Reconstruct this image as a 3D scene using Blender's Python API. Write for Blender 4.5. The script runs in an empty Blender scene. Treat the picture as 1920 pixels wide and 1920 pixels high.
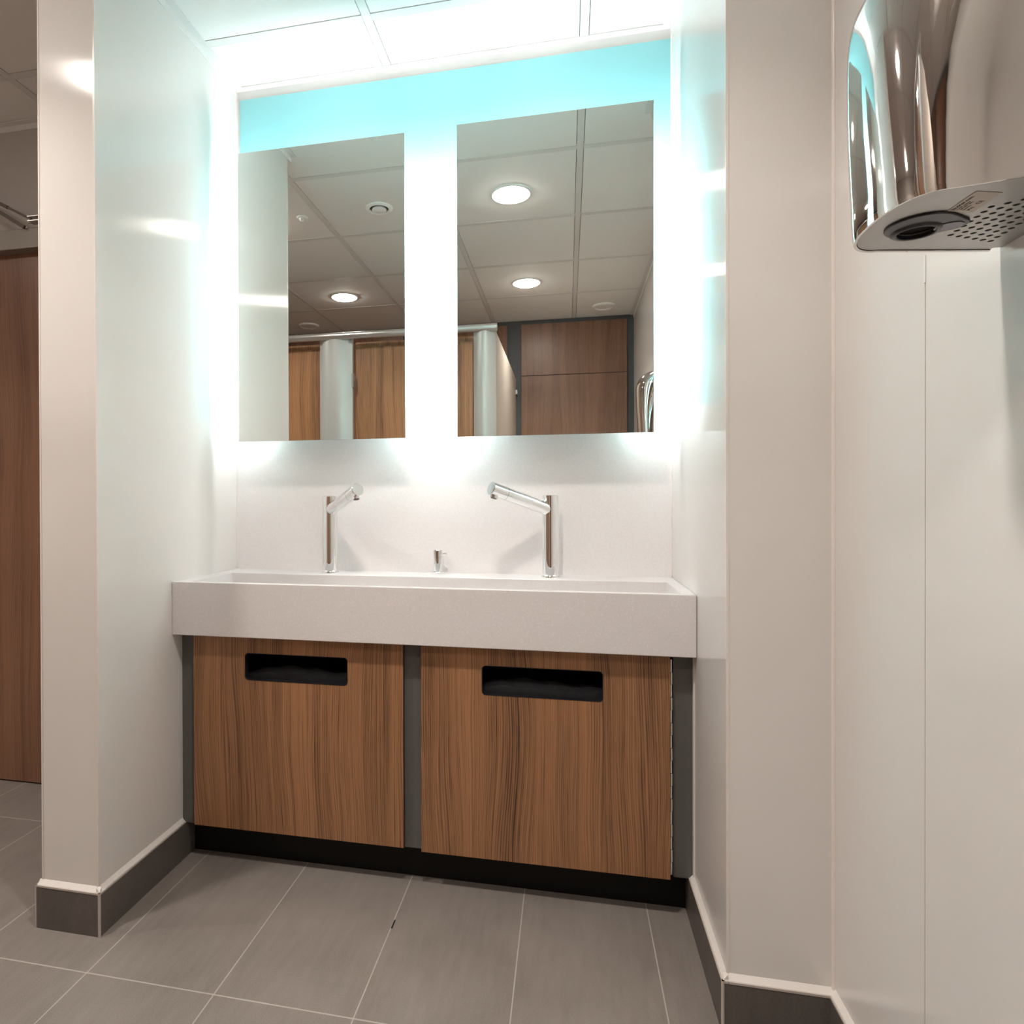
import bpy, bmesh, math
from mathutils import Vector, Matrix

# ------------------------------------------------------------------ scene
sc = bpy.context.scene
COL = sc.collection
W_PX = 1920.0
cd = bpy.data.cameras.new('camera')
cam = bpy.data.objects.new('camera', cd)
COL.objects.link(cam)
F_PX, CX, CY = 1213.09, 804.17, 946.27
YAW, PITCH, ROLL = (math.radians(a) for a in (12.0834, -0.2789, -0.1746))
cd.sensor_fit = 'HORIZONTAL'
cd.sensor_width = 36.0
cd.lens = F_PX / W_PX * 36.0
cd.shift_x = (960 - CX) / W_PX
cd.shift_y = (CY - 960) / W_PX
cd.clip_start = 0.02
fwd = Vector((-math.sin(YAW) * math.cos(PITCH), math.cos(YAW) * math.cos(PITCH), math.sin(PITCH)))
rt = Vector((math.cos(YAW), math.sin(YAW), 0))
up = rt.cross(fwd)
rt2 = rt * math.cos(ROLL) + up * math.sin(ROLL)
up2 = -rt * math.sin(ROLL) + up * math.cos(ROLL)
cam.matrix_world = Matrix(((rt2.x, up2.x, -fwd.x, 1.0681), (rt2.y, up2.y, -fwd.y, -1.9788),
                           (rt2.z, up2.z, -fwd.z, 1.0041), (0, 0, 0, 1)))
sc.camera = cam

wd = bpy.data.worlds.new('world')
sc.world = wd
wd.use_nodes = True
wd.node_tree.nodes['Background'].inputs[0].default_value = (0.9, 0.85, 0.8, 1)
wd.node_tree.nodes['Background'].inputs[1].default_value = 0.05

sc.view_settings.view_transform = 'Standard'
sc.view_settings.look = 'None'
sc.view_settings.gamma = 1.0
sc.view_settings.use_curve_mapping = False
sc.view_settings.exposure = 1.06

DOWNLIGHT = 35.0        # emission of the ceiling downlight discs
DOWN_COL = (1.0, 0.915, 0.84)
BEAM = 3.6              # watts of the directed beam of each downlight
LED = 31.0              # emission of the strips behind the mirrors
LED_COL = (1.0, 0.98, 0.99)

# ------------------------------------------------------------------ materials
def mat(name):
    m = bpy.data.materials.new(name)
    m.use_nodes = True
    nt = m.node_tree
    return m, nt, nt.nodes['Principled BSDF']

def nd(nt, typ, **kw):
    n = nt.nodes.new(typ)
    for k, v in kw.items():
        setattr(n, k, v)
    return n

def simple(name, col, rough=0.5, metal=0.0, spec=0.5, noise=0.04, nscale=40, **kw):
    m, nt, b = mat(name)
    geo = nd(nt, 'ShaderNodeNewGeometry')
    nz = nd(nt, 'ShaderNodeTexNoise')
    nz.inputs['Scale'].default_value = nscale
    nt.links.new(geo.outputs['Position'], nz.inputs['Vector'])
    mx = nd(nt, 'ShaderNodeMix', data_type='RGBA')
    mx.inputs[6].default_value = (*[max(0, c * (1 - noise)) for c in col], 1)
    mx.inputs[7].default_value = (*[min(1, c * (1 + noise)) for c in col], 1)
    nt.links.new(nz.outputs['Fac'], mx.inputs[0])
    nt.links.new(mx.outputs[2], b.inputs['Base Color'])
    b.inputs['Roughness'].default_value = rough
    b.inputs['Metallic'].default_value = metal
    b.inputs['Specular IOR Level'].default_value = spec
    for k, v in kw.items():
        b.inputs[k].default_value = v
    return m

def emis(name, col, s):
    m, nt, b = mat(name)
    b.inputs['Base Color'].default_value = (0.9, 0.9, 0.9, 1)
    b.inputs['Emission Color'].default_value = (*col, 1)
    b.inputs['Emission Strength'].default_value = s
    return m

def cladding(name, col, rough=0.14):
    """glossy PVC hygiene cladding with a fine vertical grain (stretches reflections sideways)"""
    m, nt, b = mat(name)
    b.inputs['Base Color'].default_value = (*col, 1)
    b.inputs['Roughness'].default_value = rough
    b.inputs['Specular IOR Level'].default_value = 0.5
    geo = nd(nt, 'ShaderNodeNewGeometry')
    mp = nd(nt, 'ShaderNodeMapping')
    mp.inputs['Scale'].default_value = (900, 900, 12)
    nz = nd(nt, 'ShaderNodeTexNoise')
    nz.inputs['Scale'].default_value = 1.0
    nz.inputs['Detail'].default_value = 2
    bp = nd(nt, 'ShaderNodeBump')
    bp.inputs['Strength'].default_value = 0.05
    bp.inputs['Distance'].default_value = 0.0005
    b.inputs['Anisotropic'].default_value = 0.85
    cr = nd(nt, 'ShaderNodeVectorMath', operation='CROSS_PRODUCT')
    cr.inputs[1].default_value = (0, 0, 1)
    nt.links.new(geo.outputs['Normal'], cr.inputs[0])
    nt.links.new(cr.outputs[0], b.inputs['Tangent'])
    nt.links.new(geo.outputs['Position'], mp.inputs['Vector'])
    nt.links.new(mp.outputs['Vector'], nz.inputs['Vector'])
    nt.links.new(nz.outputs['Fac'], bp.inputs['Height'])
    nt.links.new(bp.outputs['Normal'], b.inputs['Normal'])
    return m

def wood(name, dark, light, rough=0.42, off=(0, 0, 0)):
    m, nt, b = mat(name)
    L = nt.links.new
    geo = nd(nt, 'ShaderNodeNewGeometry')
    add = nd(nt, 'ShaderNodeVectorMath', operation='ADD')
    add.inputs[1].default_value = off
    L(geo.outputs['Position'], add.inputs[0])
    # slow warp so that the grain wanders into cathedrals
    mpw = nd(nt, 'ShaderNodeMapping')
    mpw.inputs['Scale'].default_value = (4.2, 4.2, 1.0)
    L(add.outputs[0], mpw.inputs['Vector'])
    nw = nd(nt, 'ShaderNodeTexNoise')
    nw.inputs['Scale'].default_value = 1.0
    nw.inputs['Detail'].default_value = 1.5
    L(mpw.outputs[0], nw.inputs['Vector'])
    sep = nd(nt, 'ShaderNodeSeparateXYZ')
    L(add.outputs[0], sep.inputs[0])
    xy = nd(nt, 'ShaderNodeMath', operation='ADD')
    L(sep.outputs[0], xy.inputs[0]); L(sep.outputs[1], xy.inputs[1])
    wm = nd(nt, 'ShaderNodeMath', operation='MULTIPLY_ADD')
    wm.inputs[1].default_value = 0.14
    L(nw.outputs['Fac'], wm.inputs[0]); L(xy.outputs[0], wm.inputs[2])
    comb = nd(nt, 'ShaderNodeCombineXYZ')
    L(wm.outputs[0], comb.inputs[0]); L(sep.outputs[2], comb.inputs[2])
    def layer(sx, sz, detail, rough_=0.5):
        mp = nd(nt, 'ShaderNodeMapping')
        mp.inputs['Scale'].default_value = (sx, 1, sz)
        L(comb.outputs[0], mp.inputs['Vector'])
        n = nd(nt, 'ShaderNodeTexNoise')
        n.inputs['Scale'].default_value = 1.0
        n.inputs['Detail'].default_value = detail
        n.inputs['Roughness'].default_value = rough_
        L(mp.outputs[0], n.inputs['Vector'])
        return n.outputs['Fac']
    broad = layer(16, 0.5, 2)
    mid = layer(150, 0.9, 3, 0.7)
    fine = layer(700, 8, 2, 0.6)
    # dark contour lines following the warp
    wv = nd(nt, 'ShaderNodeMath', operation='MULTIPLY'); wv.inputs[1].default_value = 1280
    L(wm.outputs[0], wv.inputs[0])
    wv2 = nd(nt, 'ShaderNodeMath', operation='MULTIPLY_ADD'); wv2.inputs[1].default_value = 60
    L(broad, wv2.inputs[0]); L(wv.outputs[0], wv2.inputs[2])
    sn = nd(nt, 'ShaderNodeMath', operation='SINE'); L(wv2.outputs[0], sn.inputs[0])
    pw = nd(nt, 'ShaderNodeMapRange')
    pw.inputs[1].default_value = -0.3; pw.inputs[2].default_value = 1.0
    pw.inputs[3].default_value = 0.0; pw.inputs[4].default_value = 0.17
    L(sn.outputs[0], pw.inputs[0])
    def scale(o, k):
        n = nd(nt, 'ShaderNodeMath', operation='MULTIPLY'); n.inputs[1].default_value = k
        L(o, n.inputs[0]); return n.outputs[0]
    def plus(a, c, op='ADD'):
        n = nd(nt, 'ShaderNodeMath', operation=op); L(a, n.inputs[0]); L(c, n.inputs[1]); return n.outputs[0]
    v = plus(plus(scale(broad, 0.55), scale(mid, 0.72)), scale(fine, 0.55))
    v = plus(v, pw.outputs[0], 'SUBTRACT')
    cr = nd(nt, 'ShaderNodeValToRGB')
    e = cr.color_ramp.elements
    e[0].position = 0.56; e[0].color = (*dark, 1)
    e[1].position = 0.98; e[1].color = (*light, 1)
    me = cr.color_ramp.elements.new(0.74)
    me.color = (*[(a * 0.5 + c * 0.5) for a, c in zip(dark, light)], 1)
    L(v, cr.inputs[0])
    L(cr.outputs[0], b.inputs['Base Color'])
    b.inputs['Roughness'].default_value = rough
    bp = nd(nt, 'ShaderNodeBump')
    bp.inputs['Strength'].default_value = 0.15
    bp.inputs['Distance'].default_value = 0.0004
    L(fine, bp.inputs['Height']); L(bp.outputs[0], b.inputs['Normal'])
    return m

def quartz(name, col, rough=0.3):
    m, nt, b = mat(name)
    L = nt.links.new
    geo = nd(nt, 'ShaderNodeNewGeometry')
    vo = nd(nt, 'ShaderNodeTexVoronoi')
    vo.inputs['Scale'].default_value = 520
    L(geo.outputs['Position'], vo.inputs['Vector'])
    cr = nd(nt, 'ShaderNodeValToRGB')
    cr.color_ramp.elements[0].position = 0.0
    cr.color_ramp.elements[0].color = (*[c * 0.96 for c in col], 1)
    cr.color_ramp.elements[1].position = 1.0
    cr.color_ramp.elements[1].color = (*[min(1, c * 1.03) for c in col], 1)
    spx = nd(nt, 'ShaderNodeSeparateColor')
    L(vo.outputs['Color'], spx.inputs[0])
    L(spx.outputs[0], cr.inputs[0])
    # rare bright flecks
    vo2 = nd(nt, 'ShaderNodeTexVoronoi')
    vo2.inputs['Scale'].default_value = 170
    L(geo.outputs['Position'], vo2.inputs['Vector'])
    sp2 = nd(nt, 'ShaderNodeSeparateColor'); L(vo2.outputs['Color'], sp2.inputs[0])
    gt = nd(nt, 'ShaderNodeMath', operation='GREATER_THAN'); gt.inputs[1].default_value = 0.86
    L(sp2.outputs[1], gt.inputs[0])
    lt = nd(nt, 'ShaderNodeMath', operation='LESS_THAN'); lt.inputs[1].default_value = 0.30
    L(vo2.outputs['Distance'], lt.inputs[0])
    mu = nd(nt, 'ShaderNodeMath', operation='MULTIPLY'); L(gt.outputs[0], mu.inputs[0]); L(lt.outputs[0], mu.inputs[1])
    mk = nd(nt, 'ShaderNodeMath', operation='MULTIPLY'); mk.inputs[1].default_value = 0.3; L(mu.outputs[0], mk.inputs[0])
    mx = nd(nt, 'ShaderNodeMix', data_type='RGBA')
    mx.inputs[7].default_value = (0.93, 0.92, 0.9, 1)
    L(mk.outputs[0], mx.inputs[0]); L(cr.outputs[0], mx.inputs[6])
    L(mx.outputs[2], b.inputs['Base Color'])
    b.inputs['Roughness'].default_value = rough
    return m

def tile_mat(name, col, grout, grid=True):
    m, nt, b = mat(name)
    L = nt.links.new
    geo = nd(nt, 'ShaderNodeNewGeometry')
    sep = nd(nt, 'ShaderNodeSeparateXYZ'); L(geo.outputs['Position'], sep.inputs[0])
    def M(op, a, c=None, k=None):
        n = nd(nt, 'ShaderNodeMath', operation=op)
        L(a, n.inputs[0])
        if c is not None: L(c, n.inputs[1])
        if k is not None: n.inputs[1].default_value = k
        return n.outputs[0]
    # mottled stone-look glaze: clouds, directional brush marks and fine speckle
    def noise(scale, vec=(1, 1, 1), detail=3):
        mp = nd(nt, 'ShaderNodeMapping'); mp.inputs['Scale'].default_value = vec
        L(geo.outputs['Position'], mp.inputs['Vector'])
        n = nd(nt, 'ShaderNodeTexNoise'); n.inputs['Scale'].default_value = scale
        n.inputs['Detail'].default_value = detail
        L(mp.outputs[0], n.inputs['Vector']); return n.outputs['Fac']
    a = noise(5.0); s = noise(7, (8, 1.2, 1), 4); f = noise(520, detail=1)
    v = M('ADD', M('ADD', M('MULTIPLY', a, k=0.35), M('MULTIPLY', s, k=0.25)), M('MULTIPLY', f, k=0.55))
    cr = nd(nt, 'ShaderNodeValToRGB')
    cr.color_ramp.elements[0].position = 0.35; cr.color_ramp.elements[0].color = (*[c * 0.72 for c in col], 1)
    cr.color_ramp.elements[1].position = 0.80; cr.color_ramp.elements[1].color = (*[c * 1.32 for c in col], 1)
    L(v, cr.inputs[0])
    out = cr.outputs[0]
    if grid:
        def lines(o, off, step, half):
            t = M('ADD', o, k=-off + step / 2 + 40 * step)
            t = M('MODULO', t, k=step)
            t = M('ABSOLUTE', M('ADD', t, k=-step / 2))
            return M('LESS_THAN', t, k=half)
        gx = lines(sep.outputs[0], 0.0621, 0.2987, 0.0013)
        gy = lines(sep.outputs[1], -0.786, 0.54, 0.0016)
        g = M('MAXIMUM', gx, gy)
        mx = nd(nt, 'ShaderNodeMix', data_type='RGBA')
        L(g, mx.inputs[0]); L(out, mx.inputs[6]); mx.inputs[7].default_value = (*grout, 1)
        # short stretch of joint where the grout is missing
        cx = M('LESS_THAN', M('ABSOLUTE', M('ADD', sep.outputs[0], k=-0.6615)), k=0.0022)
        cy = M('LESS_THAN', M('ABSOLUTE', M('ADD', sep.outputs[1], k=0.498)), k=0.016)
        mx2 = nd(nt, 'ShaderNodeMix', data_type='RGBA')
        L(M('MULTIPLY', cx, cy), mx2.inputs[0]); L(mx.outputs[2], mx2.inputs[6])
        mx2.inputs[7].default_value = (0.02, 0.018, 0.016, 1)
        out = mx2.outputs[2]
    L(out, b.inputs['Base Color'])
    b.inputs['Roughness'].default_value = 0.42
    bp = nd(nt, 'ShaderNodeBump'); bp.inputs['Strength'].default_value = 0.12; bp.inputs['Distance'].default_value = 0.0005
    L(f, bp.inputs['Height']); L(bp.outputs[0], b.inputs['Normal'])
    return m

M_WALL = cladding('pvc_cladding_white', (0.755, 0.73, 0.70))
M_WALLR = cladding('pvc_cladding_white_right', (0.755, 0.73, 0.70), 0.19)
M_STRIP = simple('pvc_weld_strip', (0.78, 0.73, 0.69), 0.25)
M_SEAL = simple('white_sealant', (0.76, 0.73, 0.70), 0.4)
M_PAINT = simple('matt_wall_paint', (0.52, 0.49, 0.455), 0.6)
M_CEIL = simple('mineral_ceiling_tile', (0.90, 0.885, 0.86), 0.75, noise=0.02, nscale=300)
M_TBAR = simple('ceiling_tee_bar', (0.78, 0.765, 0.74), 0.5, noise=0.01)
M_GAP = simple('ceiling_shadow_gap', (0.10, 0.09, 0.08), 0.9)
M_TRIMW = simple('ceiling_angle_trim', (0.78, 0.77, 0.75), 0.4, noise=0.01)
M_FLOOR = tile_mat('porcelain_floor_tile', (0.215, 0.190, 0.172), (0.42, 0.39, 0.355))
M_SKIRT = tile_mat('porcelain_skirting_tile', (0.105, 0.093, 0.084), (0.4, 0.4, 0.4), False)
M_BEAD = simple('tile_edge_bead', (0.50, 0.45, 0.41), 0.35)
M_QUARTZ = quartz('white_sparkle_quartz', (0.75, 0.725, 0.72))
M_QUARTZ_LIT = quartz('white_sparkle_quartz_lit', (0.90, 0.875, 0.87), 0.2)  # same quartz as the sink, colour paled to carry the mirror lights' glow
M_CYAN = simple('turquoise_glass', (0.29, 0.66, 0.70), 0.06, noise=0.0, spec=0.5)
M_WOOD = wood('walnut_laminate', (0.048, 0.025, 0.014), (0.39, 0.19, 0.088))
M_WOOD2 = wood('walnut_laminate_plum', (0.10, 0.045, 0.026), (0.27, 0.135, 0.078), 0.35, (3.7, 0, 1.3))
M_GREY = simple('grey_laminate', (0.115, 0.112, 0.105), 0.45)
M_KICK = simple('black_kickboard', (0.004, 0.004, 0.0035), 0.5, spec=0.25)
M_BLACK = simple('black_void', (0.01, 0.01, 0.01), 0.8)
M_EDGE = simple('laminate_edge', (0.06, 0.035, 0.022), 0.5)
M_STEEL = simple('hinge_steel', (0.85, 0.83, 0.80), 0.35, 1.0)
M_CHROME = simple('polished_chrome', (0.86, 0.86, 0.86), 0.035, 1.0, noise=0.01)
M_SHELL = simple('mirror_polished_steel', (0.66, 0.63, 0.61), 0.045, 1.0, noise=0.02, nscale=12)
M_SATIN = simple('satin_steel', (0.46, 0.45, 0.44), 0.38, 1.0, noise=0.08, nscale=60)
M_MIRROR = simple('mirror_glass', (0.91, 0.94, 0.91), 0.0, 1.0, noise=0.0)
M_GLASSEDGE = simple('mirror_edge', (0.22, 0.42, 0.40), 0.2)
M_BOX = simple('mirror_backing_box', (0.8, 0.8, 0.8), 0.5)
M_LED = emis('led_strip', LED_COL, LED)
M_LED_TOP = emis('led_strip_top', LED_COL, LED * 0.42)
M_LAMP = emis('downlight_diffuser', DOWN_COL, DOWNLIGHT)
M_RING = simple('downlight_bezel', (0.85, 0.84, 0.82), 0.4)
M_VENT = simple('vent_white', (0.93, 0.92, 0.90), 0.4)
M_PILASTER = simple('silver_grey_pilaster', (0.50, 0.51, 0.50), 0.33, 0.35, noise=0.02)
M_RAIL = simple('aluminium_rail', (0.62, 0.62, 0.61), 0.28, 0.8)
M_PANEL = simple('beige_partition', (0.60, 0.54, 0.48), 0.35)
M_CHAR = simple('charcoal_laminate', (0.075, 0.078, 0.085), 0.5)
M_LINER = simple('black_plastic_liner', (0.07, 0.073, 0.085), 0.15, noise=0.3, nscale=30)
M_HEADER = simple('door_header_metal', (0.30, 0.27, 0.235), 0.5, 0.5, noise=0.08, nscale=14)
M_ARM = simple('door_closer_arm', (0.13, 0.105, 0.085), 0.5, 0.6)
M_RUBBER = simple('black_rubber', (0.012, 0.012, 0.015), 0.3)
M_LENS = simple('sensor_lens', (0.14, 0.13, 0.17), 0.12)
M_LABEL = simple('rating_label', (0.56, 0.50, 0.43), 0.5)
M_INK = simple('label_ink', (0.05, 0.045, 0.04), 0.6)

# ------------------------------------------------------------------ helpers
def finish(name, bm, m, parent=None, smooth=False, bevel=0.0, seg=2, origin=None):
    """link a bmesh given in world coordinates as one mesh object"""
    bmesh.ops.recalc_face_normals(bm, faces=bm.faces)
    base = Vector((0, 0, 0))
    if parent is not None:
        p = parent
        while p is not None:
            base += p.location
            p = p.parent
    elif origin is not None:
        base = Vector(origin)
    bmesh.ops.translate(bm, verts=bm.verts, vec=-base)
    me = bpy.data.meshes.new(name)
    bm.to_mesh(me); bm.free()
    ob = bpy.data.objects.new(name, me)
    COL.objects.link(ob)
    if parent is not None:
        ob.parent = parent
    elif origin is not None:
        ob.location = base
    for mm in (m if isinstance(m, (list, tuple)) else [m]):
        me.materials.append(mm)
    if smooth:
        for p in me.polygons:
            p.use_smooth = True
        try:
            me.set_sharp_from_angle(angle=math.radians(38))
        except Exception:
            pass
    if bevel > 0:
        md = ob.modifiers.new('bevel', 'BEVEL')
        md.width = bevel; md.segments = seg; md.limit_method = 'ANGLE'
        md.angle_limit = math.radians(50)
    return ob

def box(bm, x0, x1, y0, y1, z0, z1, mi=0):
    vs = [bm.verts.new((x, y, z)) for x in (x0, x1) for y in (y0, y1) for z in (z0, z1)]
    for f in ((0, 1, 3, 2), (4, 6, 7, 5), (0, 4, 5, 1), (2, 3, 7, 6), (0, 2, 6, 4), (1, 5, 7, 3)):
        fc = bm.faces.new([vs[i] for i in f]); fc.material_index = mi

def boxes(*bs):
    bm = bmesh.new()
    for b in bs:
        box(bm, *b)
    return bm

def cyl(bm, p0, p1, r0, r1=None, n=40, caps=True):
    p0, p1 = Vector(p0), Vector(p1)
    r1 = r0 if r1 is None else r1
    ax = (p1 - p0).normalized()
    a = Vector((0, 0, 1)) if abs(ax.z) < 0.9 else Vector((1, 0, 0))
    u = ax.cross(a).normalized(); v = ax.cross(u)
    A, B = [], []
    for i in range(n):
        t = 2 * math.pi * i / n
        d = u * math.cos(t) + v * math.sin(t)
        A.append(bm.verts.new(p0 + d * r0)); B.append(bm.verts.new(p1 + d * r1))
    for i in range(n):
        bm.faces.new((A[i], A[(i + 1) % n], B[(i + 1) % n], B[i]))
    if caps:
        bm.faces.new(A); bm.faces.new(B)

def lathe(bm, c, prof, n=48):
    """prof: list of (r, z) about the vertical axis through c"""
    rings = []
    for r, z in prof:
        if r <= 1e-6:
            rings.append([bm.verts.new((c[0], c[1], z))])
        else:
            rings.append([bm.verts.new((c[0] + r * math.cos(2 * math.pi * i / n), c[1] + r * math.sin(2 * math.pi * i / n), z)) for i in range(n)])
    for a, b in zip(rings, rings[1:]):
        for i in range(n):
            j = (i + 1) % n
            if len(a) == 1 and len(b) == 1: continue
            if len(a) == 1: bm.faces.new((a[0], b[i], b[j]))
            elif len(b) == 1: bm.faces.new((a[i], a[j], b[0]))
            else: bm.faces.new((a[i], a[j], b[j], b[i]))

def prism(bm, pts, ext, close=True):
    """extrude a closed 3-D polygon by the vector ext"""
    ext = Vector(ext)
    A = [bm.verts.new(p) for p in pts]; B = [bm.verts.new(Vector(p) + ext) for p in pts]
    n = len(pts)
    for i in range(n):
        bm.faces.new((A[i], A[(i + 1) % n], B[(i + 1) % n], B[i]))
    bm.faces.new(A); bm.faces.new(B)

def holed_plate(bm, outer, holes, ext):
    """plate from an outer loop with holes, extruded by ext"""
    loops = []
    edges = []
    for lp in [outer] + holes:
        vs = [bm.verts.new(p) for p in lp]
        loops.append(vs)
        for i in range(len(vs)):
            edges.append(bm.edges.new((vs[i], vs[(i + 1) % len(vs)])))
    r = bmesh.ops.triangle_fill(bm, use_beauty=True, use_dissolve=False, edges=edges)
    faces = [g for g in r['geom'] if isinstance(g, bmesh.types.BMFace)]
    ex = bmesh.ops.extrude_face_region(bm, geom=faces, use_keep_orig=True)
    nv = [g for g in ex['geom'] if isinstance(g, bmesh.types.BMVert)]
    bmesh.ops.translate(bm, verts=nv, vec=Vector(ext))

def rrect(x0, x1, z0, z1, r, n=8):
    pts = []
    for cx_, cz_, a0 in ((x1 - r, z1 - r, 0), (x0 + r, z1 - r, 90), (x0 + r, z0 + r, 180), (x1 - r, z0 + r, 270)):
        for i in range(n + 1):
            a = math.radians(a0 + 90 * i / n)
            pts.append((cx_ + r * math.cos(a), cz_ + r * math.sin(a)))
    return pts

def thing(name, label, cat, loc=(0, 0, 0), group=None):
    o = bpy.data.objects.new(name, None)
    o.empty_display_size = 0.05
    COL.objects.link(o)
    o.location = loc
    return tag(o, label, cat, group)

def tag(o, label, cat, group=None, kind=None):
    o['label'] = label; o['category'] = cat
    if group: o['group'] = group
    if kind: o['kind'] = kind
    return o

def struct(name, bm, m, label=None, cat=None, **kw):
    o = finish(name, bm, m, **kw)
    o['kind'] = 'structure'
    if label:
        o['label'] = label; o['category'] = cat
    return o

def dup(root, loc, label):
    r = root.copy(); COL.objects.link(r); r.location = loc; r['label'] = label
    for ch in list(root.children):
        c = ch.copy(); COL.objects.link(c); c.parent = r
        for g in list(ch.children):
            q = g.copy(); COL.objects.link(q); q.parent = c
    return r

# ------------------------------------------------------------------ dimensions
H = 2.368               # ceiling
XR, XW = 1.3616, 1.5453  # right alcove wall, right room wall
PL, PR = 0.6726, 0.6678  # fronts of the left and right piers
XT = -0.1528            # far side of the left pier
YE = -3.25              # rear wall
XL = -2.2               # left room wall
HB = 0.0972             # skirting height
MY = 0.143              # mirror plane in front of the back wall
YC = -1.85              # front of the cubicles

# ------------------------------------------------------------------ setting
struct('floor', boxes((XL - 0.1, XW + 0.1, YE - 0.1, 0.1, -0.06, 0.0)), M_FLOOR, 'grey porcelain tiled floor with pale grout lines', 'floor')
struct('wall_back', boxes((XL, XW + 0.1, 0.0, 0.1, 0, H)), M_PAINT, 'painted wall behind the alcove and above the door', 'wall')
struct('wall_rear', boxes((XL, XW + 0.1, YE - 0.1, YE, 0, H)), M_CHAR, 'charcoal rear wall seen in the right mirror', 'wall')
struct('wall_left', boxes((XL - 0.1, XL, YE - 0.1, 0.1, 0, H)), M_PAINT, 'far left wall of the washroom', 'wall')
struct('wall_alcove_left', boxes((XT, 0.0, -PL, 0.0, 0, H)), M_WALL, 'glossy white clad pier left of the sink', 'wall', bevel=0.004, seg=3)
bm = boxes((XR, XW + 0.001, -PR, 0.0, 0, H))
struct('wall_alcove_right', bm, M_WALL, 'glossy white clad pier right of the sink', 'wall', bevel=0.004, seg=3)
struct('wall_right', boxes((XW, XW + 0.1, YE, 0.0, 0, H)), M_WALLR, 'glossy white clad wall carrying the hand dryer', 'wall')

# ceiling: lay-in tiles on exposed tees
bm = bmesh.new()
xs = [XL - 0.02] + [-0.681 + 0.6 * k for k in range(-2, 0)] + [-0.681, -0.081, 0.519, 1.119] + [XW + 0.02]
ys = [0.02, -0.226, -0.875, -1.475, -2.07, -2.655, YE - 0.02]
hb_ = 0.0125
gap = 0.0022
for i in range(len(xs) - 1):
    for j in range(len(ys) - 1):
        box(bm, xs[i] + hb_ + gap, xs[i + 1] - hb_ - gap, ys[j + 1] + hb_ + gap, ys[j] - hb_ - gap, H, H + 0.015)
struct('ceiling', bm, M_CEIL, 'suspended ceiling of white lay-in tiles', 'ceiling')
struct('ceiling_void', boxes((XL - 0.1, XW + 0.1, YE - 0.1, 0.1, H + 0.016, H + 0.05)), M_GAP)
bm = bmesh.new()
for x in xs[1:-1]:
    box(bm, x - hb_, x + hb_, YE, 0.0, H - 0.0012, H + 0.008)
for y in ys[1:-1]:
    for i in range(len(xs) - 1):
        box(bm, xs[i] + hb_ + 0.0006, xs[i + 1] - hb_ - 0.0006, y - hb_, y + hb_, H - 0.0012, H + 0.008)
struct('trim_1', bm, M_TBAR, 'grid of white ceiling tee bars', 'ceiling grid')
# perimeter angle
T = 0.024
bm = bmesh.new()
def angle(bm, x0, x1, y0, y1, side):
    box(bm, x0, x1, y0, y1, H - 0.003, H + 0.001)
def Lwall(bm, axis, w, a, b, s):
    """angle trim: on plane axis=w, running a..b, room on side s"""
    if axis == 'x':
        box(bm, min(w, w + s * 0.003), max(w, w + s * 0.003), a, b, H - T, H)
        box(bm, min(w, w + s * T), max(w, w + s * T), a, b, H - 0.004, H - 0.001)
    else:
        box(bm, a, b, min(w, w + s * 0.003), max(w, w + s * 0.003), H - T, H)
        box(bm, a, b, min(w, w + s * T), max(w, w + s * T), H - 0.004, H - 0.001)
Lwall(bm, 'y', 0.0, 0.0, XR, -1)
Lwall(bm, 'x', 0.0, -PL - 0.03, -T - 0.0003, 1)
Lwall(bm, 'x', XR, -PR - 0.03, -T - 0.0003, -1)
Lwall(bm, 'x', XW, YE, -PR, -1)
Lwall(bm, 'y', 0.0, XL, XT, -1)
struct('trim_2', bm, M_TRIMW, 'white angle trim around the ceiling edge', 'trim')

# skirtings
def skirt(name, *b):
    return struct(name, boxes(*b), M_SKIRT, 'dark grey tile skirting', 'skirting')
S = 0.0107
skirt('baseboard_alcove_left', (0.0, S, -PL - S, -0.292, 0, HB))
skirt('baseboard_pier_left', (XT - S, 0.0, -PL - S, -PL, 0, HB))
skirt('baseboard_pier_side', (XT - S, XT, -PL, -0.02, 0, HB))
skirt('baseboard_alcove_right', (XR - S, XR, -PR - S, -0.292, 0, HB))
skirt('baseboard_pier_right', (XR, XW - S, -PR - S, -PR, 0, HB))
skirt('baseboard_right', (XW - S, XW, YE, -PR, 0, HB))
# bead and sealant on top of the skirting
bm = bmesh.new()
def seal(bm, x0, x1, y0, y1):
    box(bm, x0, x1, y0, y1, HB, HB + 0.004)
e = 0.0008
seal(bm, 0.0, S + e, -PL - S - e, -0.337)
seal(bm, XT - S - e, -e, -PL - S - e, -PL)
seal(bm, XT - S - e, XT, -PL + e, -0.03)
seal(bm, XR - S - e, XR, -PR - S - e, -0.337)
seal(bm, XR + e, XW - S - e, -PR - S - e, -PR)
seal(bm, XW - S - e, XW, YE, -PR)
struct('trim_3', bm, M_BEAD, 'thin bead along the top edge of the skirting', 'trim')
bm = bmesh.new()
def cove(bm, p0, p1, nrm, h=0.0085):
    """triangular silicone fillet in the corner between wall and skirting top"""
    p0, p1, nrm = Vector(p0), Vector(p1), Vector(nrm)
    z = Vector((0, 0, HB + 0.004))
    prism(bm, [p0 + z, p0 + z + nrm * h, p0 + z + Vector((0, 0, h * 1.15))], p1 - p0)
cove(bm, (0, -PL - 0.008, 0), (0, -0.337, 0), (1, 0, 0))
cove(bm, (XT - 0.006, -PL, 0), (0.008, -PL, 0), (0, -1, 0))
cove(bm, (XT, -PL, 0), (XT, -0.03, 0), (-1, 0, 0))
cove(bm, (XR, -PR - 0.008, 0), (XR, -0.337, 0), (-1, 0, 0))
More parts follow.
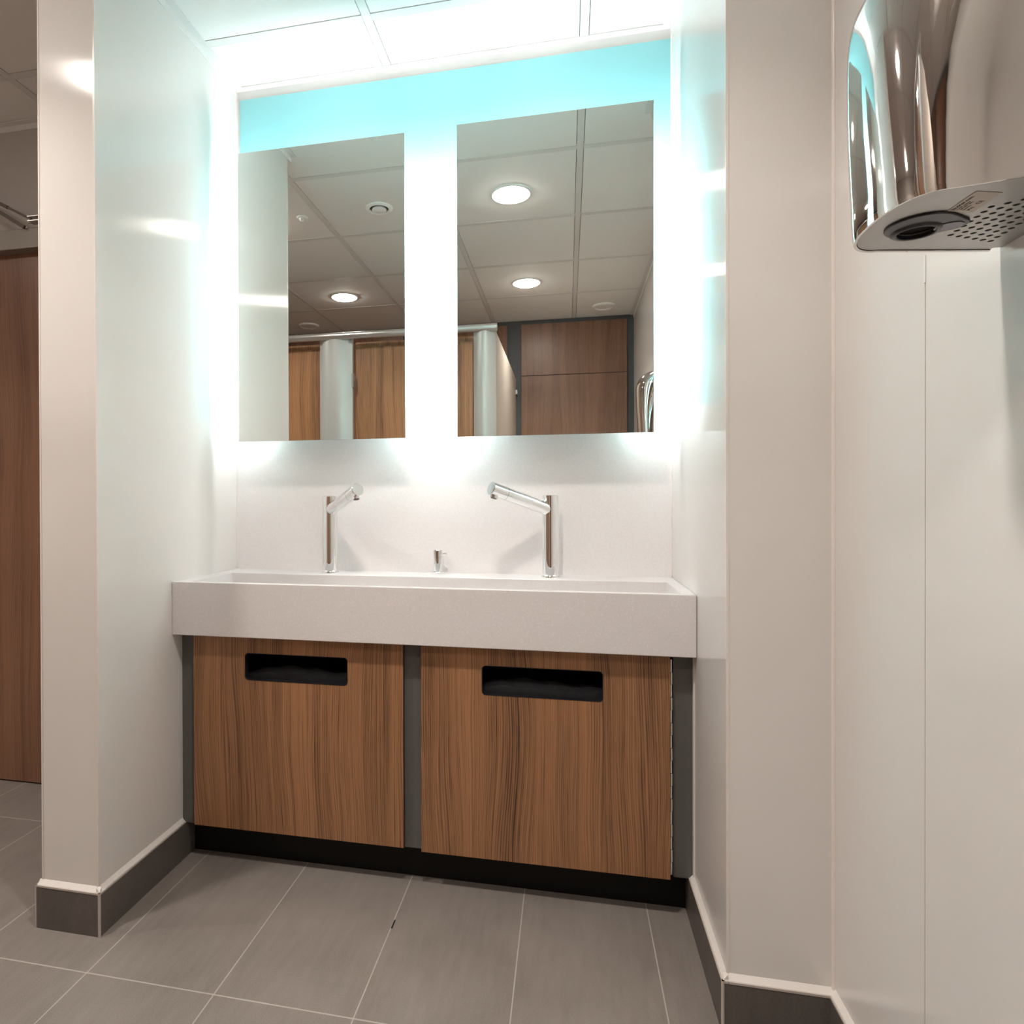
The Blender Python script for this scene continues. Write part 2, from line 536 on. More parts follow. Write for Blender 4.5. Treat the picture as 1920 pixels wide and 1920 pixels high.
cove(bm, (XR - 0.008, -PR, 0), (XW, -PR, 0), (0, -1, 0))
cove(bm, (XW, -PR, 0), (XW, YE, 0), (-1, 0, 0))
struct('trim_4', bm, M_SEAL, 'white sealant line between skirting and cladding', 'trim')
bm = bmesh.new()
cyl(bm, (S - 0.0015, -PL - S + 0.0015, 0), (S - 0.0015, -PL - S + 0.0015, HB + 0.004), 0.0032, n=16)
cyl(bm, (XT - S + 0.0012, -PL - S + 0.0012, 0), (XT - S + 0.0012, -PL - S + 0.0012, HB + 0.004), 0.0022, n=16)
cyl(bm, (XR - S + 0.0015, -PR - S + 0.0015, 0), (XR - S + 0.0015, -PR - S + 0.0015, HB + 0.004), 0.0032, n=16)
struct('trim_5', bm, M_BEAD, 'corner beads on the skirting tiles', 'trim', smooth=True)
# welded corner strips and joint of the cladding
def vert_strip(bm, x, y, sx, sy, w, t=0.0009):
    """L strip round an outside corner at (x,y); solid lies towards (sx,sy)"""
    a, b_ = sorted((x - sx * t, x + sx * w)); c_, d_ = sorted((y - sy * t, y))
    box(bm, a, b_, c_, d_, HB + 0.006, H - 0.002)
    a, b_ = sorted((x - sx * t, x)); c_, d_ = sorted((y, y + sy * w))
    box(bm, a, b_, c_, d_, HB + 0.006, H - 0.002)
bm = bmesh.new()
vert_strip(bm, XR, -PR, 1, 1, 0.004)
vert_strip(bm, 0.0, -PL, -1, 1, 0.004)
vert_strip(bm, XT, -PL, 1, 1, 0.003)
# inside corner right pier / right wall
cyl(bm, (XW, -PR, HB + 0.006), (XW, -PR, H - 0.002), 0.0055, n=20)
cyl(bm, (XR, -0.02, 0.79), (XR, -0.02, H - 0.002), 0.003, n=12)
cyl(bm, (0, -0.02, 0.79), (0, -0.02, H - 0.002), 0.003, n=12)
# strips beside the cabinet
box(bm, XR - 0.0022, XR, -0.350, -0.336, HB + 0.01, 0.63)
struct('trim_6', bm, M_STRIP, 'white corner strips of the wall cladding', 'trim', smooth=True)
struct('trim_7', boxes((XW - 0.0005, XW, -0.9749, -0.9738, HB + 0.006, 1.337)), M_BEAD, 'fine vertical joint in the right wall cladding', 'trim')
struct('trim_8', boxes((XW - 0.001, XW, -0.9762, -0.9722, 1.300, 1.337)), M_SEAL, 'short blob of sealant on the cladding joint', 'trim')

# ------------------------------------------------------------------ alcove back wall
tag(finish('splashback', boxes((0.0005, XR - 0.0005, -0.018, -0.0006, 0.60, 1.2765)), M_QUARTZ_LIT, origin=(0.68, 0, 0.8)),
    'white sparkly quartz splashback behind the taps', 'splashback')
tag(finish('wall_panel', boxes((0.0104, XR - 0.001, -0.008, 0.0, 1.278, 2.333)), M_CYAN, origin=(0.68, 0, 1.278)),
    'turquoise glass wall panel behind the two mirrors', 'wall panel')

struct('trim_9', boxes((0.0003, XR - 0.0003, -0.0055, -0.0006, 1.277, H - 0.0245)), M_SEAL, 'white backing strip framing the turquoise panel', 'trim')

# mirrors
def make_mirror(x0, x1, z0, z1, label):
    t = thing('wall_mirror', label, 'mirror', ((x0 + x1) / 2, 0, z0), 'backlit mirrors above the sink')
    g = finish('mirror_glass', boxes((x0, x1, -MY, -MY + 0.005, z0, z1)), [M_GLASSEDGE, M_MIRROR], t)
    for p in g.data.polygons:
        if p.normal.y < -0.9: p.material_index = 1
    i = 0.07
    finish('light_box', boxes((x0 + i, x1 - i, -MY + 0.005, -0.008, z0 + i, z1 - i)), M_BOX, t)
    w = 0.006
    ya, yb = -0.130, -0.100
    finish('light_strip', boxes((x0 + i - 0.006, x0 + i, ya, yb, z0 + i + w, z1 - i - w)), M_LED, t)
    finish('light_strip', boxes((x1 - i, x1 - i + 0.006, ya, yb, z0 + i + w, z1 - i - w)), M_LED, t)
    finish('light_strip', boxes((x0 + i + w, x1 - i - w, ya, yb, z1 - i, z1 - i + 0.006)), M_LED_TOP, t)
    return t
make_mirror(0.0742, 0.6052, 1.1905, 2.0800, 'left backlit frameless mirror, reflecting the white pier and cubicle doors')
make_mirror(0.7598, 1.2973, 1.1898, 2.0838, 'right backlit frameless mirror, reflecting two downlights and the rear wall')

# ------------------------------------------------------------------ sink
ZS, ZB, YS = 0.7847, 0.6388, 0.3829
X0, X1 = 0.0008, XR - 0.0008
bm = bmesh.new()
ix0, ix1, iy0, iy1 = X0 + 0.045, X1 - 0.03, -YS + 0.024, -0.138
fl = 0.700
o_t = [(X0, -YS, ZS), (X1, -YS, ZS), (X1, -0.018, ZS), (X0, -0.018, ZS)]
o_b = [(x, y, ZB) for x, y, z in o_t]
i_t = [(ix0, iy0, ZS), (ix1, iy0, ZS), (ix1, iy1, ZS), (ix0, iy1, ZS)]
i_b = [(ix0 + 0.01, iy0 + 0.006, fl), (ix1 - 0.01, iy0 + 0.006, fl), (ix1 - 0.01, iy1 - 0.006, fl), (ix0 + 0.01, iy1 - 0.006, fl)]
V = [[bm.verts.new(p) for p in lp] for lp in (o_b, o_t, i_t, i_b)]
for a, b in zip(V, V[1:]):
    for k in range(4):
        bm.faces.new((a[k], a[(k + 1) % 4], b[(k + 1) % 4], b[k]))
bm.faces.new(V[0]); bm.faces.new(V[3])
sink = thing('trough_sink', 'long white quartz trough sink spanning the alcove under the taps', 'sink', (0.68, 0, ZB))
finish('basin', bm, M_QUARTZ, sink, bevel=0.0018, seg=2)
bm = bmesh.new()
lathe(bm, (0.68, -0.25), [(0, fl + 0.0015), (0.016, fl + 0.0015), (0.018, fl + 0.003), (0.032, fl + 0.003), (0.034, fl + 0.0003), (0, fl + 0.0003)])
finish('drain', bm, M_CHROME, sink, smooth=True)

# taps
def make_tap(x, y, tip, label):
    t = thing('tap', label, 'tap', (x, y, ZS), 'tall chrome taps on the sink')
    r = 0.0235
    bm = bmesh.new()
    lathe(bm, (x, y), [(0, ZS), (0.0262, ZS), (0.0262, ZS + 0.0035), (0.0245, ZS + 0.006), (r, ZS + 0.007), (0, ZS + 0.007)])
    finish('base_ring', bm, M_CHROME, t, smooth=True)
    zt = ZS + 0.2365
    bm = bmesh.new()
    lathe(bm, (x, y), [(0, ZS + 0.006), (r, ZS + 0.006), (r, zt - 0.001), (r - 0.001, zt), (0, zt)])
    finish('column', bm, M_CHROME, t, smooth=True)
    o = Vector((x, y, 0.9776)); tp = Vector(tip)
    d = (tp - o).normalized()
    rs = 0.0186
    # spout springs from the face of the column
    st = o + d * 0.010
    bm = bmesh.new()
    cyl(bm, st - d * 0.012, st, rs * 0.55, rs, n=48)
    cyl(bm, st, tp - d * 0.05, rs, n=48, caps=False)
    sp = finish('spout', bm, M_CHROME, t, smooth=True)
    bm = bmesh.new()
    cyl(bm, tp - d * 0.0492, tp - d * 0.001, rs, n=48, caps=False)
    cyl(bm, tp - d * 0.0500, tp - d * 0.0492, rs - 0.0006, n=48)
    cyl(bm, tp - d * 0.0012, tp, rs, rs - 0.0012, n=48)
    finish('spout_head', bm, M_CHROME, sp, smooth=True)
    dn = (Vector((0, 0, -1)) - d * d.dot(Vector((0, 0, -1)))).normalized()
    a0 = tp - d * 0.017 + dn * (rs - 0.003)
    bm = bmesh.new()
    cyl(bm, a0, a0 + dn * 0.0085, 0.0112, n=32)
    finish('aerator', bm, M_CHROME, sp, smooth=True)
    bm = bmesh.new()
    cyl(bm, a0 + dn * 0.0086, a0 + dn * 0.0092, 0.0085, n=32)
    finish('aerator_mesh', bm, M_RUBBER, sp, smooth=True)
    s0 = o + d * 0.048 - dn * (rs - 0.001)
    bm = bmesh.new()
    cyl(bm, s0, s0 - dn * 0.002, 0.0026, n=16)
    finish('set_screw', bm, M_STEEL, sp, smooth=True)
make_tap(0.346, -0.074, (0.485, -0.221, 1.0388), 'left tall chrome tap with its tube spout swung right')
make_tap(1.020, -0.074, (0.862, -0.200, 1.0405), 'right tall chrome tap with its tube spout swung left')

# soap dispenser
c = (0.6826, -0.048)
sd = thing('soap_dispenser', 'small chrome pump dispenser standing between the two taps', 'soap dispenser', (c[0], c[1], ZS))
bm = bmesh.new(); lathe(bm, c, [(0, ZS), (0.0215, ZS), (0.0222, ZS + 0.001), (0.0222, ZS + 0.006), (0.021, ZS + 0.007), (0, ZS + 0.007)])
finish('base_plate', bm, M_CHROME, sd, smooth=True)
bm = bmesh.new(); lathe(bm, c, [(0, ZS + 0.007), (0.0138, ZS + 0.007), (0.0138, ZS + 0.048), (0, ZS + 0.048)])
finish('neck', bm, M_CHROME, sd, smooth=True)
bm = bmesh.new(); lathe(bm, c, [(0, ZS + 0.0485), (0.0148, ZS + 0.0485), (0.0148, ZS + 0.0715), (0.0138, ZS + 0.0725), (0, ZS + 0.0725)])
hd = finish('pump_head', bm, M_CHROME, sd, smooth=True)
bm = bmesh.new(); cyl(bm, (c[0] + 0.004, c[1] - 0.004, ZS + 0.0585), (c[0] + 0.029, c[1] - 0.012, ZS + 0.0625), 0.0036, n=20)
finish('nozzle', bm, M_CHROME, hd, smooth=True)

# ------------------------------------------------------------------ cabinet
cab = thing('vanity_cabinet', 'low cabinet with two walnut doors under the white sink', 'cabinet', (0.68, -0.3, 0))
YF, YD = -0.335, -0.353
for x0, x1 in ((0.0, 0.052), (0.640, 0.706), (1.3155, XR)):
    finish('stile', boxes((x0 + 0.0004, x1 - 0.0004, YF, YF + 0.018, HB + 0.0004, ZB)), M_GREY, cab)
finish('carcass', boxes((0.001, 0.016, YF + 0.018, -0.02, 0.1, ZB), (XR - 0.016, XR - 0.001, YF + 0.018, -0.02, 0.1, ZB),
                        (0.66, 0.676, YF + 0.018, -0.02, 0.1, ZB), (0.001, XR - 0.001, YF + 0.018, -0.02, 0.098, 0.112),
                        (0.001, XR - 0.001, -0.035, -0.02, 0.1, ZB)), M_BLACK, cab)
finish('kickboard', boxes((S + 0.001, XR - S - 0.001, -0.292, -0.276, 0, 0.098)), M_KICK, cab)
for (x0, x1, z0, sx0, sx1, sz0, sz1, hx) in ((0.0470, 0.6500, 0.1037, 0.2026, 0.4990, 0.5165, 0.5915, 0.0445),
                                             (0.6975, 1.3068, 0.0992, 0.8550, 1.1527, 0.5143, 0.5895, 1.3093)):
    z1 = ZB - 0.004
    bm = bmesh.new()
    outer = [(x0, YD, z0), (x1, YD, z0), (x1, YD, z1), (x0, YD, z1)]
    hole = [(x, YD, z) for x, z in rrect(sx0, sx1, sz0, sz1, 0.011)]
    holed_plate(bm, outer, [hole], (0, 0.0165, 0))
    bm.normal_update()
    dr = finish('door', bm, [M_WOOD, M_EDGE], cab)
    for p in dr.data.polygons:
        if abs(p.normal.y) < 0.5: p.material_index = 1
    # rounded black lining of the slot
    bm = bmesh.new()
    a = rrect(sx0 + 0.0002, sx1 - 0.0002, sz0 + 0.0002, sz1 - 0.0002, 0.011)
    b_ = rrect(sx0 + 0.002, sx1 - 0.002, sz0 + 0.002, sz1 - 0.002, 0.0095)
    A = [[bm.verts.new((x, yy, z)) for x, z in lp] for lp, yy in ((a, YD + 0.0165), (a, YD - 0.0006), (b_, YD - 0.0006), (b_, YD + 0.0165))]
    n = len(a)
    for P_, Q_ in ((0, 1), (1, 2), (2, 3), (3, 0)):
        for k in range(n):
            bm.faces.new((A[P_][k], A[P_][(k + 1) % n], A[Q_][(k + 1) % n], A[Q_][k]))
    finish('slot_edging', bm, M_RUBBER, dr)
    if hx < 1: continue
    # piano hinge
    bm = bmesh.new()
    nk = 17
    for k in range(nk):
        za = z0 + 0.012 + (z1 - z0 - 0.02) * k / nk; zb_ = z0 + 0.012 + (z1 - z0 - 0.02) * (k + 1) / nk - 0.0012
        sh = 0.0004 if k % 2 else -0.0004
        cyl(bm, (hx + sh, YD + 0.003, za), (hx + sh, YD + 0.003, zb_), 0.0026, n=12)
    finish('hinge', bm, M_STEEL, dr, smooth=True)

# bin liners seen through the slots
for sx0, sx1, lab in ((0.2026, 0.4990, 'black bin liner seen through the slot of the left cabinet door'),
                      (0.8550, 1.1527, 'black bin liner seen through the slot of the right cabinet door')):
    bm = bmesh.new()
    NX, NY = 26, 12
    x0, x1 = sx0 - 0.05, sx1 + 0.05
    g = []
    for j in range(NY + 1):
        row = []
        v = j / NY
        for i in range(NX + 1):
            u = i / NX
            x = x0 + (x1 - x0) * u
            y = YF + 0.022 + 0.10 * v
            z = 0.525 + 0.022 * math.sin(math.pi * v * 0.8) * math.sin(math.pi * u) + 0.0022 * math.sin(u * 31 + v * 5) - 0.03 * v * v + 0.004 * math.sin(u * 9 - 1)
            row.append(bm.verts.new((x, y, z)))
        g.append(row)
    for j in range(NY):
        for i in range(NX):
            bm.faces.new((g[j][i], g[j][i + 1], g[j + 1][i + 1], g[j + 1][i]))
    bl = [bm.verts.new((v.co.x, v.co.y, 0.1125)) for v in g[0]]
    for i in range(NX):
        bm.faces.new((g[0][i], g[0][i + 1], bl[i + 1], bl[i]))
    bb = [bm.verts.new((v.co.x, v.co.y, 0.1125)) for v in g[NY]]
    for i in range(NX):
        bm.faces.new((g[NY][i], g[NY][i + 1], bb[i + 1], bb[i]))
    bm.faces.new(bl + bb[::-1])
    tag(finish('bin_liner', bm, M_LINER, smooth=True, origin=((x0 + x1) / 2, -0.27, 0.1125)), lab, 'bin liner', 'bin liners in the cabinet')

# ------------------------------------------------------------------ hand dryer
hdr = thing('hand_dryer', 'polished chrome hand dryer on the right wall, upper right of the photo', 'hand dryer', (XW, -1.24, 1.284))
zs_ = [1.284, 1.290, 1.312, 1.345, 1.377, 1.41, 1.442, 1.465, 1.484, 1.500, 1.512, 1.524, 1.534, 1.543, 1.552, 1.560, 1.566]
xn_ = [1.3690, 1.3675, 1.3660, 1.3640, 1.3620, 1.3605, 1.3595, 1.3592, 1.3595, 1.3615, 1.3650, 1.3710, 1.3780, 1.3880, 1.4030, 1.4250, 1.4600]
xs_ = [1.4090, 1.4085, 1.4090, 1.4100, 1.4120, 1.4170, 1.4260, 1.4350, 1.4450, 1.4540, 1.4610, 1.4690, 1.4760, 1.4840, 1.4920, 1.5010, 1.5120]
YM = -1.2345
def section(xn, xs, hs=0.0775, hw=0.103, n=36, shrink=0.0):
    pts = []
    xw = XW - 0.012
    # straight side from the wall to the shoulder, then superelliptic nose, then the other side
    hsx = hs + (hw - hs) * (xs - 1.409) / (xw - 1.409)
    pts.append((xw, YM + hw - shrink)); 
    for k in range(1, 6):
        u = k / 6; pts.append((xw + (xs - xw) * u, YM + hw - shrink + (hsx - hw) * u))
    for k in range(n + 1):
        a = math.pi * k / n
        cy_ = math.cos(a); sx_ = math.sin(a)
        p = 2.35
        yy = math.copysign(abs(cy_) ** (2 / p), cy_) * (hsx - shrink)
        xx = xs - (xs - xn - shrink) * (abs(sx_) ** (2 / p))
        pts.append((xx, YM + yy))
    for k in range(5, 0, -1):
        u = k / 6; pts.append((xw + (xs - xw) * u, YM - hw + shrink - (hsx - hw) * u))
    pts.append((xw, YM - hw + shrink))
    return pts
bm = bmesh.new()
rings = [[bm.verts.new((x, y, z)) for x, y in section(a, b)] for z, a, b in zip(zs_, xn_, xs_)]
for a, b in zip(rings, rings[1:]):
    for k in range(len(a) - 1):
        bm.faces.new((a[k], a[k + 1], b[k + 1], b[k]))
n = len(rings[-1])
topc = [bm.verts.new((v.co.x, v.co.y, v.co.z)) for v in rings[-1]]
bm.faces.new(rings[-1])
bmesh.ops.delete(bm, geom=topc, context='VERTS')
# rim turned inwards at the bottom
inner = [bm.verts.new((x, y, 1.2845)) for x, y in section(xn_[0], xs_[0], shrink=0.003)]
for k in range(len(inner) - 1):
    bm.faces.new((rings[0][k], rings[0][k + 1], inner[k + 1], inner[k]))
inner2 = [bm.verts.new((v.co.x, v.co.y, 1.289)) for v in inner]
for k in range(len(inner) - 1):
    bm.faces.new((inner[k], inner[k + 1], inner2[k + 1], inner2[k]))
shell = finish('cover', bm, M_SHELL, hdr, smooth=True)
# bottom plate with outlet and vent holes
def ell(cx_, cy_, rx, ry, z, n=24, rotd=0):
    r_ = math.radians(rotd)
    o = []
    for k in range(n):
        a = 2 * math.pi * k / n
        u, v = rx * math.cos(a), ry * math.sin(a)
        o.append((cx_ + u * math.cos(r_) - v * math.sin(r_), cy_ + u * math.sin(r_) + v * math.cos(r_), z))
    return o
ZP = 1.2855
outer = [(x, y, ZP) for x, y in section(xn_[0], xs_[0], shrink=0.0035)]
OUT = (1.4235, -1.2130)
holes = [ell(OUT[0], OUT[1], 0.0165, 0.0165, ZP)]
nh = 0
for i in range(-1, 6):
    for j in range(-3, 11):
        hx = 1.4668 + 0.0208 * i / 2 * 1.0
        hy = -1.1895 - 0.0112 * j + (0.0056 if i % 2 else 0.0)
        if i < 0: continue
        if hy > -1.184 + 0.0058 * i or hy < -1.262 - 0.004 * i: continue
        holes.append(ell(hx, hy, 0.0029, 0.0029, ZP, 14)); nh += 1
bm = bmesh.new()
holed_plate(bm, outer, holes, (0, 0, 0.0015))
plate = finish('base_plate', bm, M_SATIN, hdr)
bm = boxes((1.395, XW - 0.02, -1.30, -1.165, 1.2885, 1.45))
finish('inner_housing', bm, M_BLACK, hdr)
# outlet: rubber surround with tongue, ring and bore
def teardrop(z, off=0.0, n=40):
    C1, R1 = Vector((1.4215, -1.2255)), 0.0310 + off
    C2, R2 = Vector((1.4500, -1.2230)), 0.0150 + off
    pts = []
    d = C2 - C1; L_ = d.length; a = math.atan2(d.y, d.x); b = math.acos((R1 - R2) / L_)
    for k in range(n + 1):
        t = a + b + (2 * math.pi - 2 * b) * k / n
        pts.append((C1.x + R1 * math.cos(t), C1.y + R1 * math.sin(t), z))
    for k in range(n // 2 + 1):
        t = a - b + 2 * b * k / (n // 2)
        pts.append((C2.x + R2 * math.cos(t), C2.y + R2 * math.sin(t), z))
    return pts
bm = bmesh.new()
holed_plate(bm, teardrop(1.2855), [ell(OUT[0], OUT[1], 0.0168, 0.0168, 1.2855)], (0, 0, -0.0022))
noz = finish('outlet_surround', bm, M_RUBBER, hdr, bevel=0.001)
bm = bmesh.new()
lathe(bm, OUT, [(0.0165, 1.300), (0.0168, 1.2820), (0.0178, 1.2812), (0.0212, 1.2816), (0.0235, 1.2835), (0.0165, 1.2835)])
finish('outlet_ring', bm, M_RUBBER, noz, smooth=True)
bm = bmesh.new()
prism(bm, ell(1.4490, -1.2215, 0.0125, 0.0105, 1.2826, 30, -20), (0, 0, 0.0008))
finish('sensor_window', bm, M_LENS, noz)
# rating label with its lettering
LB = [Vector(p) for p in ((1.4300, -1.2560, 1.2850), (1.4330, -1.2965, 1.2850), (1.4583, -1.2882, 1.2850), (1.4555, -1.2478, 1.2850))]
bm = bmesh.new(); prism(bm, LB, (0, 0, 0.0004))
lab = finish('rating_label', bm, M_LABEL, hdr)
bx_ = (LB[1] - LB[0]).normalized(); by_ = (LB[3] - LB[0]).normalized(); nz_ = Vector((0, 0, -1))
def lettering(txt, size, p, parent, bold=0.0):
    cu = bpy.data.curves.new('lettering', 'FONT'); cu.body = txt; cu.size = size; cu.extrude = 0.00005; cu.offset = bold
    tmp = bpy.data.objects.new('tmp', cu); COL.objects.link(tmp)
    dg = bpy.context.evaluated_depsgraph_get(); dg.update()
    me = bpy.data.meshes.new_from_object(tmp.evaluated_get(dg))
    bpy.data.objects.remove(tmp)
    upv = nz_.cross(bx_)
    R_ = Matrix(((bx_.x, upv.x, nz_.x, p.x), (bx_.y, upv.y, nz_.y, p.y), (bx_.z, upv.z, nz_.z, p.z), (0, 0, 0, 1)))
    me.transform(Matrix.Translation(-Vector(hdr.location)) @ R_)
    me.name = 'lettering'
    me.materials.clear(); me.materials.append(M_INK)
    o = bpy.data.objects.new('lettering', me); COL.objects.link(o); o.parent = parent
    return o
zoff = Vector((0, 0, -0.0001))
for txt, sz, u, v, bd in (('Biodrier.com', 0.0054, 0.003, 0.0052, 0.00008), ('Model: stainless', 0.0029, 0.004, 0.0086, 0), ('220-240V 50Hz', 0.0029, 0.004, 0.0118, 0),
                          ('Serial No.', 0.0029, 0.004, 0.0150, 0), ('IPX1', 0.0042, 0.004, 0.0205, 0), ('CE', 0.0060, 0.018, 0.0205, 0)):
    lettering(txt, sz, LB[0] + bx_ * u + by_ * v + zoff, lab, bd)
finish('wall_plate', boxes((XW - 0.012, XW, YM - 0.100, YM + 0.100, 1.287, 1.555)), M_SATIN, hdr)

# ------------------------------------------------------------------ left: wide door in the back wall with overhead closer
dd = struct('door_1', boxes((-1.42, -0.46, -0.020, 0.0, 0.006, 1.893)), M_WOOD2, 'walnut door behind the left pier', 'door', origin=(-0.94, 0, 0))
hh = tag(finish('door_header', boxes((-1.50, -0.38, -0.060, 0.0, 1.893, 1.962)), M_HEADER, origin=(-0.94, 0, 1.893), bevel=0.002),
         'dull metal header beam above the walnut door at far left', 'door header')
dc = thing('door_closer', 'folding arm door closer above the header at far left', 'door closer', (-0.80, -0.05, 2.0))
def bar(bm, p, q, w, h):
    p, q = Vector(p), Vector(q); d = (q - p).normalized(); s = d.cross(Vector((0, 1, 0))).normalized()
    prism(bm, [p + s * w / 2, p - s * w / 2, p - s * w / 2 + Vector((0, h, 0)), p + s * w / 2 + Vector((0, h, 0))], q - p)
bm = bmesh.new(); bar(bm, (-1.08, -0.078, 2.159), (-0.84, -0.078, 2.0345), 0.012, 0.008); bar(bm, (-0.86, -0.077, 2.045), (-0.743, -0.077, 1.984), 0.008, 0.006)
finish('arm', bm, M_ARM, dc)
bm = bmesh.new(); bar(bm, (-1.08, -0.0725, 2.149), (-0.776, -0.0725, 1.9615), 0.012, 0.008)
finish('arm', bm, M_ARM, dc)
finish('bracket', boxes((-0.750, -0.690, -0.085, -0.055, 1.9735, 1.9765), (-0.750, -0.690, -0.085, -0.055, 1.989, 1.992), (-0.700, -0.690, -0.085, 0.0, 1.9735, 1.992)), M_STEEL, dc)
bm = bmesh.new(); cyl(bm, (-0.785, -0.050, 1.9628), (-0.785, -0.050, 1.970), 0.007, n=20)
cyl(bm, (-0.752, -0.071, 1.972), (-0.752, -0.071, 1.992), 0.005, n=20)
finish('pivot', bm, M_STEEL, dc, smooth=True)

# ------------------------------------------------------------------ ceiling fittings
def make_downlight():
    t = thing('ceiling_light', 'round recessed downlight', 'ceiling light', (0, 0, H), 'recessed downlights in the tiled ceiling')
    bm = bmesh.new(); lathe(bm, (0, 0), [(0.081, H + 0.004), (0.083, H - 0.006), (0.092, H - 0.004), (0.095, H + 0.0005)], 56)
    # thing sits at (0,0,H)
    finish('bezel', bm, M_RING, t, smooth=True)
    bm = bmesh.new(); lathe(bm, (0, 0), [(0, H - 0.018), (0.03, H - 0.0172), (0.055, H - 0.0142), (0.072, H - 0.010), (0.080, H - 0.005), (0, H - 0.001)], 56)
    finish('diffuser', bm, M_LAMP, t)
    la = bpy.data.lights.new('downlight_beam', 'AREA')
    la.shape = 'DISK'; la.size = 0.11; la.energy = BEAM; la.color = DOWN_COL; la.spread = math.radians(115)
    lo = bpy.data.objects.new('downlight_beam', la); COL.objects.link(lo)
    lo.parent = t; lo.location = (0, 0, -0.0195)
    return t
dl = make_downlight()
dl.location = (0.826, -1.20, H)
dl['label'] = 'lit round downlight seen highest and largest in the right mirror'
dup(dl, (0.821, -2.39, H), 'lit round downlight seen lower in the right mirror')
dup(dl, (-0.381, -1.20, H), 'lit round downlight in front of the left pier, out of sight of the mirrors')
dup(dl, (-1.58, -1.20, H), 'added round fill downlight far left of the pier, unseen in both mirrors')  # unseen extra lamp, added as fill light on the left
dup(dl, (-0.381, -2.41, H), 'lit round downlight seen in the left mirror')

av = thing('air_vent', 'round white air valve with a central disc, in the left mirror', 'air vent', (0.216, -1.205, H))
bm = bmesh.new(); lathe(bm, (0.216, -1.205), [(0.044, H + 0.010), (0.044, H - 0.006), (0.050, H - 0.010), (0.062, H - 0.004), (0.063, H)], 48)
finish('rim', bm, M_VENT, av, smooth=True)
bm = bmesh.new(); lathe(bm, (0.216, -1.205), [(0, H - 0.016), (0.024, H - 0.015), (0.034, H - 0.010), (0.032, H - 0.004), (0, H - 0.002)], 48)
finish('disc', bm, M_VENT, av, smooth=True)
bm = bmesh.new(); lathe(bm, (0.216, -1.205), [(0, H - 0.0015), (0.044, H - 0.0015), (0.044, H - 0.0005), (0, H - 0.0005)], 48)
finish('throat', bm, M_GAP, av)

sn = thing('ceiling_sensor', 'small white domed ceiling sensor seen in the left mirror', 'sensor', (-0.172, -1.223, H))
bm = bmesh.new(); lathe(bm, (-0.172, -1.223), [(0, H), (0.027, H), (0.027, H - 0.003), (0.020, H - 0.006), (0, H - 0.006)], 36)
finish('base', bm, M_VENT, sn, smooth=True)
bm = bmesh.new(); lathe(bm, (-0.172, -1.223), [(0.015, H - 0.006), (0.012, H - 0.014), (0.006, H - 0.019), (0, H - 0.020)], 36)
finish('lens', bm, M_TRIMW, sn, smooth=True)

sp = thing('ceiling_speaker', 'round white ceiling disc near the rear wall, in the right mirror', 'ceiling speaker', (1.319, -2.987, H), 'round white ceiling discs')
bm = bmesh.new(); lathe(bm, (1.319, -2.987), [(0.060, H - 0.006), (0.066, H - 0.014), (0.076, H - 0.010), (0.079, H)], 48)
finish('rim', bm, M_VENT, sp, smooth=True)
bm = bmesh.new(); lathe(bm, (1.319, -2.987), [(0, H - 0.007), (0.060, H - 0.006), (0.062, H - 0.001), (0, H - 0.001)], 48)
finish('grille', bm, M_CEIL, sp, smooth=True)
dup(sp, (-0.883, -3.009, H), 'round white ceiling disc above the cubicles, in the left mirror')

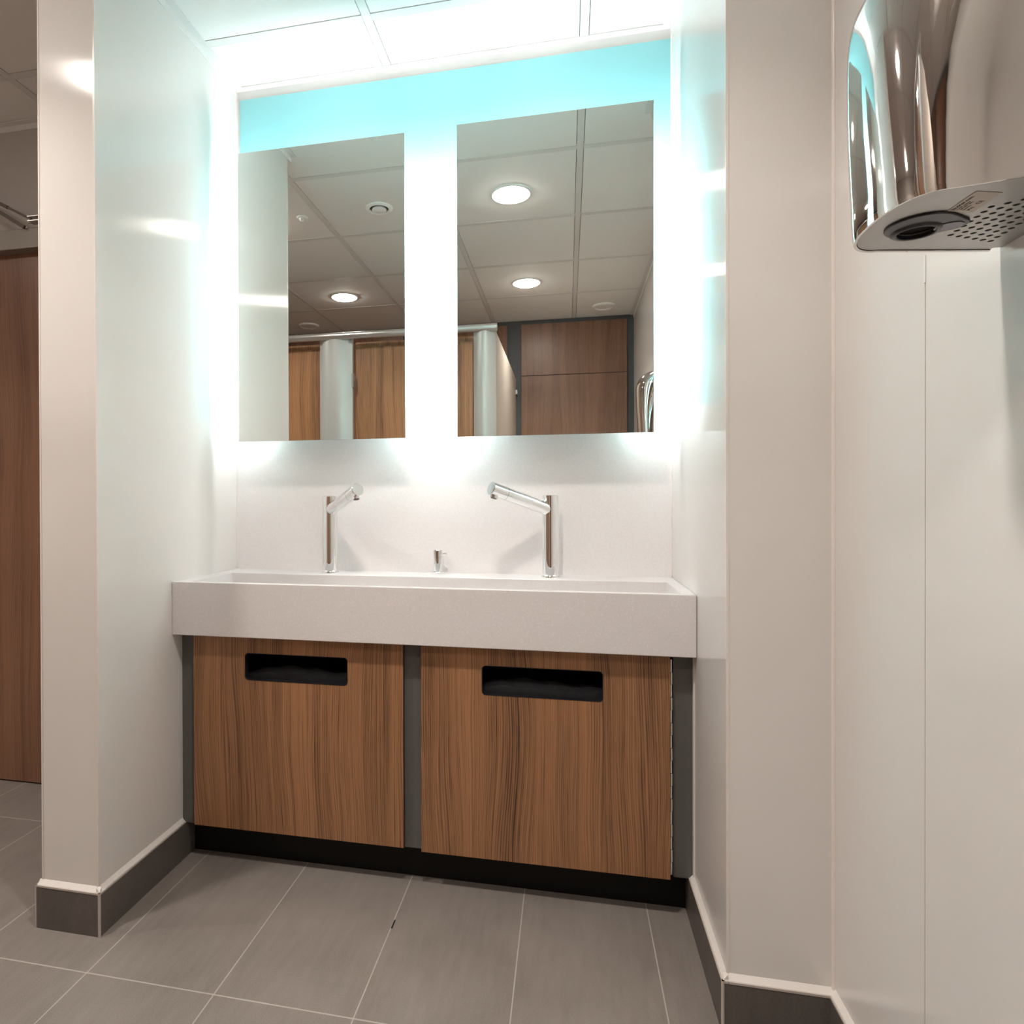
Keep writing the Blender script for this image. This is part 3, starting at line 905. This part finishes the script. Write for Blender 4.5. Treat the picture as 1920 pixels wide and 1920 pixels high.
# ------------------------------------------------------------------ toilet cubicles behind the camera
XE = 0.690
ZT = 1.930
cb = thing('toilet_cubicle', 'row of walnut toilet cubicles with silver posts, seen in the mirrors', 'toilet cubicle', (-0.6, YC, 0))
bm = bmesh.new(); cyl(bm, (XL + 0.002, YC + 0.03, ZT + 0.020), (XE + 0.008, YC + 0.03, ZT + 0.020), 0.021, n=32)
finish('head_rail', bm, M_RAIL, cb, smooth=True)
def pilaster(x0, x1):
    n = 20
    pts = [(x0, YC - 0.02, 0.0)]
    for k in range(n + 1):
        u = k / n
        pts.append((x0 + (x1 - x0) * u, YC + 0.052 * math.sin(math.pi * (0.08 + 0.84 * u)) - 0.01, 0.0))
    pts.append((x1, YC - 0.02, 0.0))
    bm = bmesh.new(); prism(bm, pts, (0, 0, ZT + 0.012))
    return finish('post', bm, M_PILASTER, cb, smooth=True)
for x0, x1 in ((XE - 0.125, XE), (-0.333, -0.135), (-1.32, -1.12)):
    pilaster(x0, x1)
for x0, x1, h in ((-0.135 + 0.01, XE - 0.135, -0.12), (-1.11, -0.345, None), (XL + 0.01, -1.33, None)):
    dr = finish('door', boxes((x0, x1, YC - 0.045, YC - 0.027, 0.14, ZT - 0.035)), M_WOOD, cb)
    if h is not None:
        finish('hinge', boxes((-0.137, -0.128, YC - 0.03, YC + 0.012, 1.66, 1.74)), M_RAIL, dr)
    finish('door_head', boxes((x0 - 0.01, x1 + 0.01, YC - 0.075, YC - 0.055, ZT - 0.12, ZT + 0.0)), M_WOOD, cb)
finish('side_panel', boxes((XE - 0.018, XE, YE + 0.001, YC - 0.021, 0.14, ZT)), M_PANEL, cb)
finish('clamp', boxes((XE, XE + 0.012, YE + 0.002, YE + 0.05, 1.81, 1.84)), M_RAIL, cb)

# rear wall panelling
rp = thing('duct_panelling', 'walnut access panels on charcoal framing across the rear wall', 'wall panel', (1.11, YE, 0))
finish('panel', boxes((0.731, 1.495, YE + 0.0005, YE + 0.018, 1.950, 2.335)), M_WOOD2, rp)
finish('panel', boxes((0.731, 1.495, YE + 0.0005, YE + 0.018, 0.10, 1.945)), M_WOOD2, rp)
finish('panel', boxes((-0.08, 0.623, YE + 0.0005, YE + 0.018, 0.10, 2.335)), M_WOOD2, rp)
finish('panel', boxes((XL + 0.05, -0.19, YE + 0.0005, YE + 0.018, 0.10, 2.335)), M_WOOD2, rp)
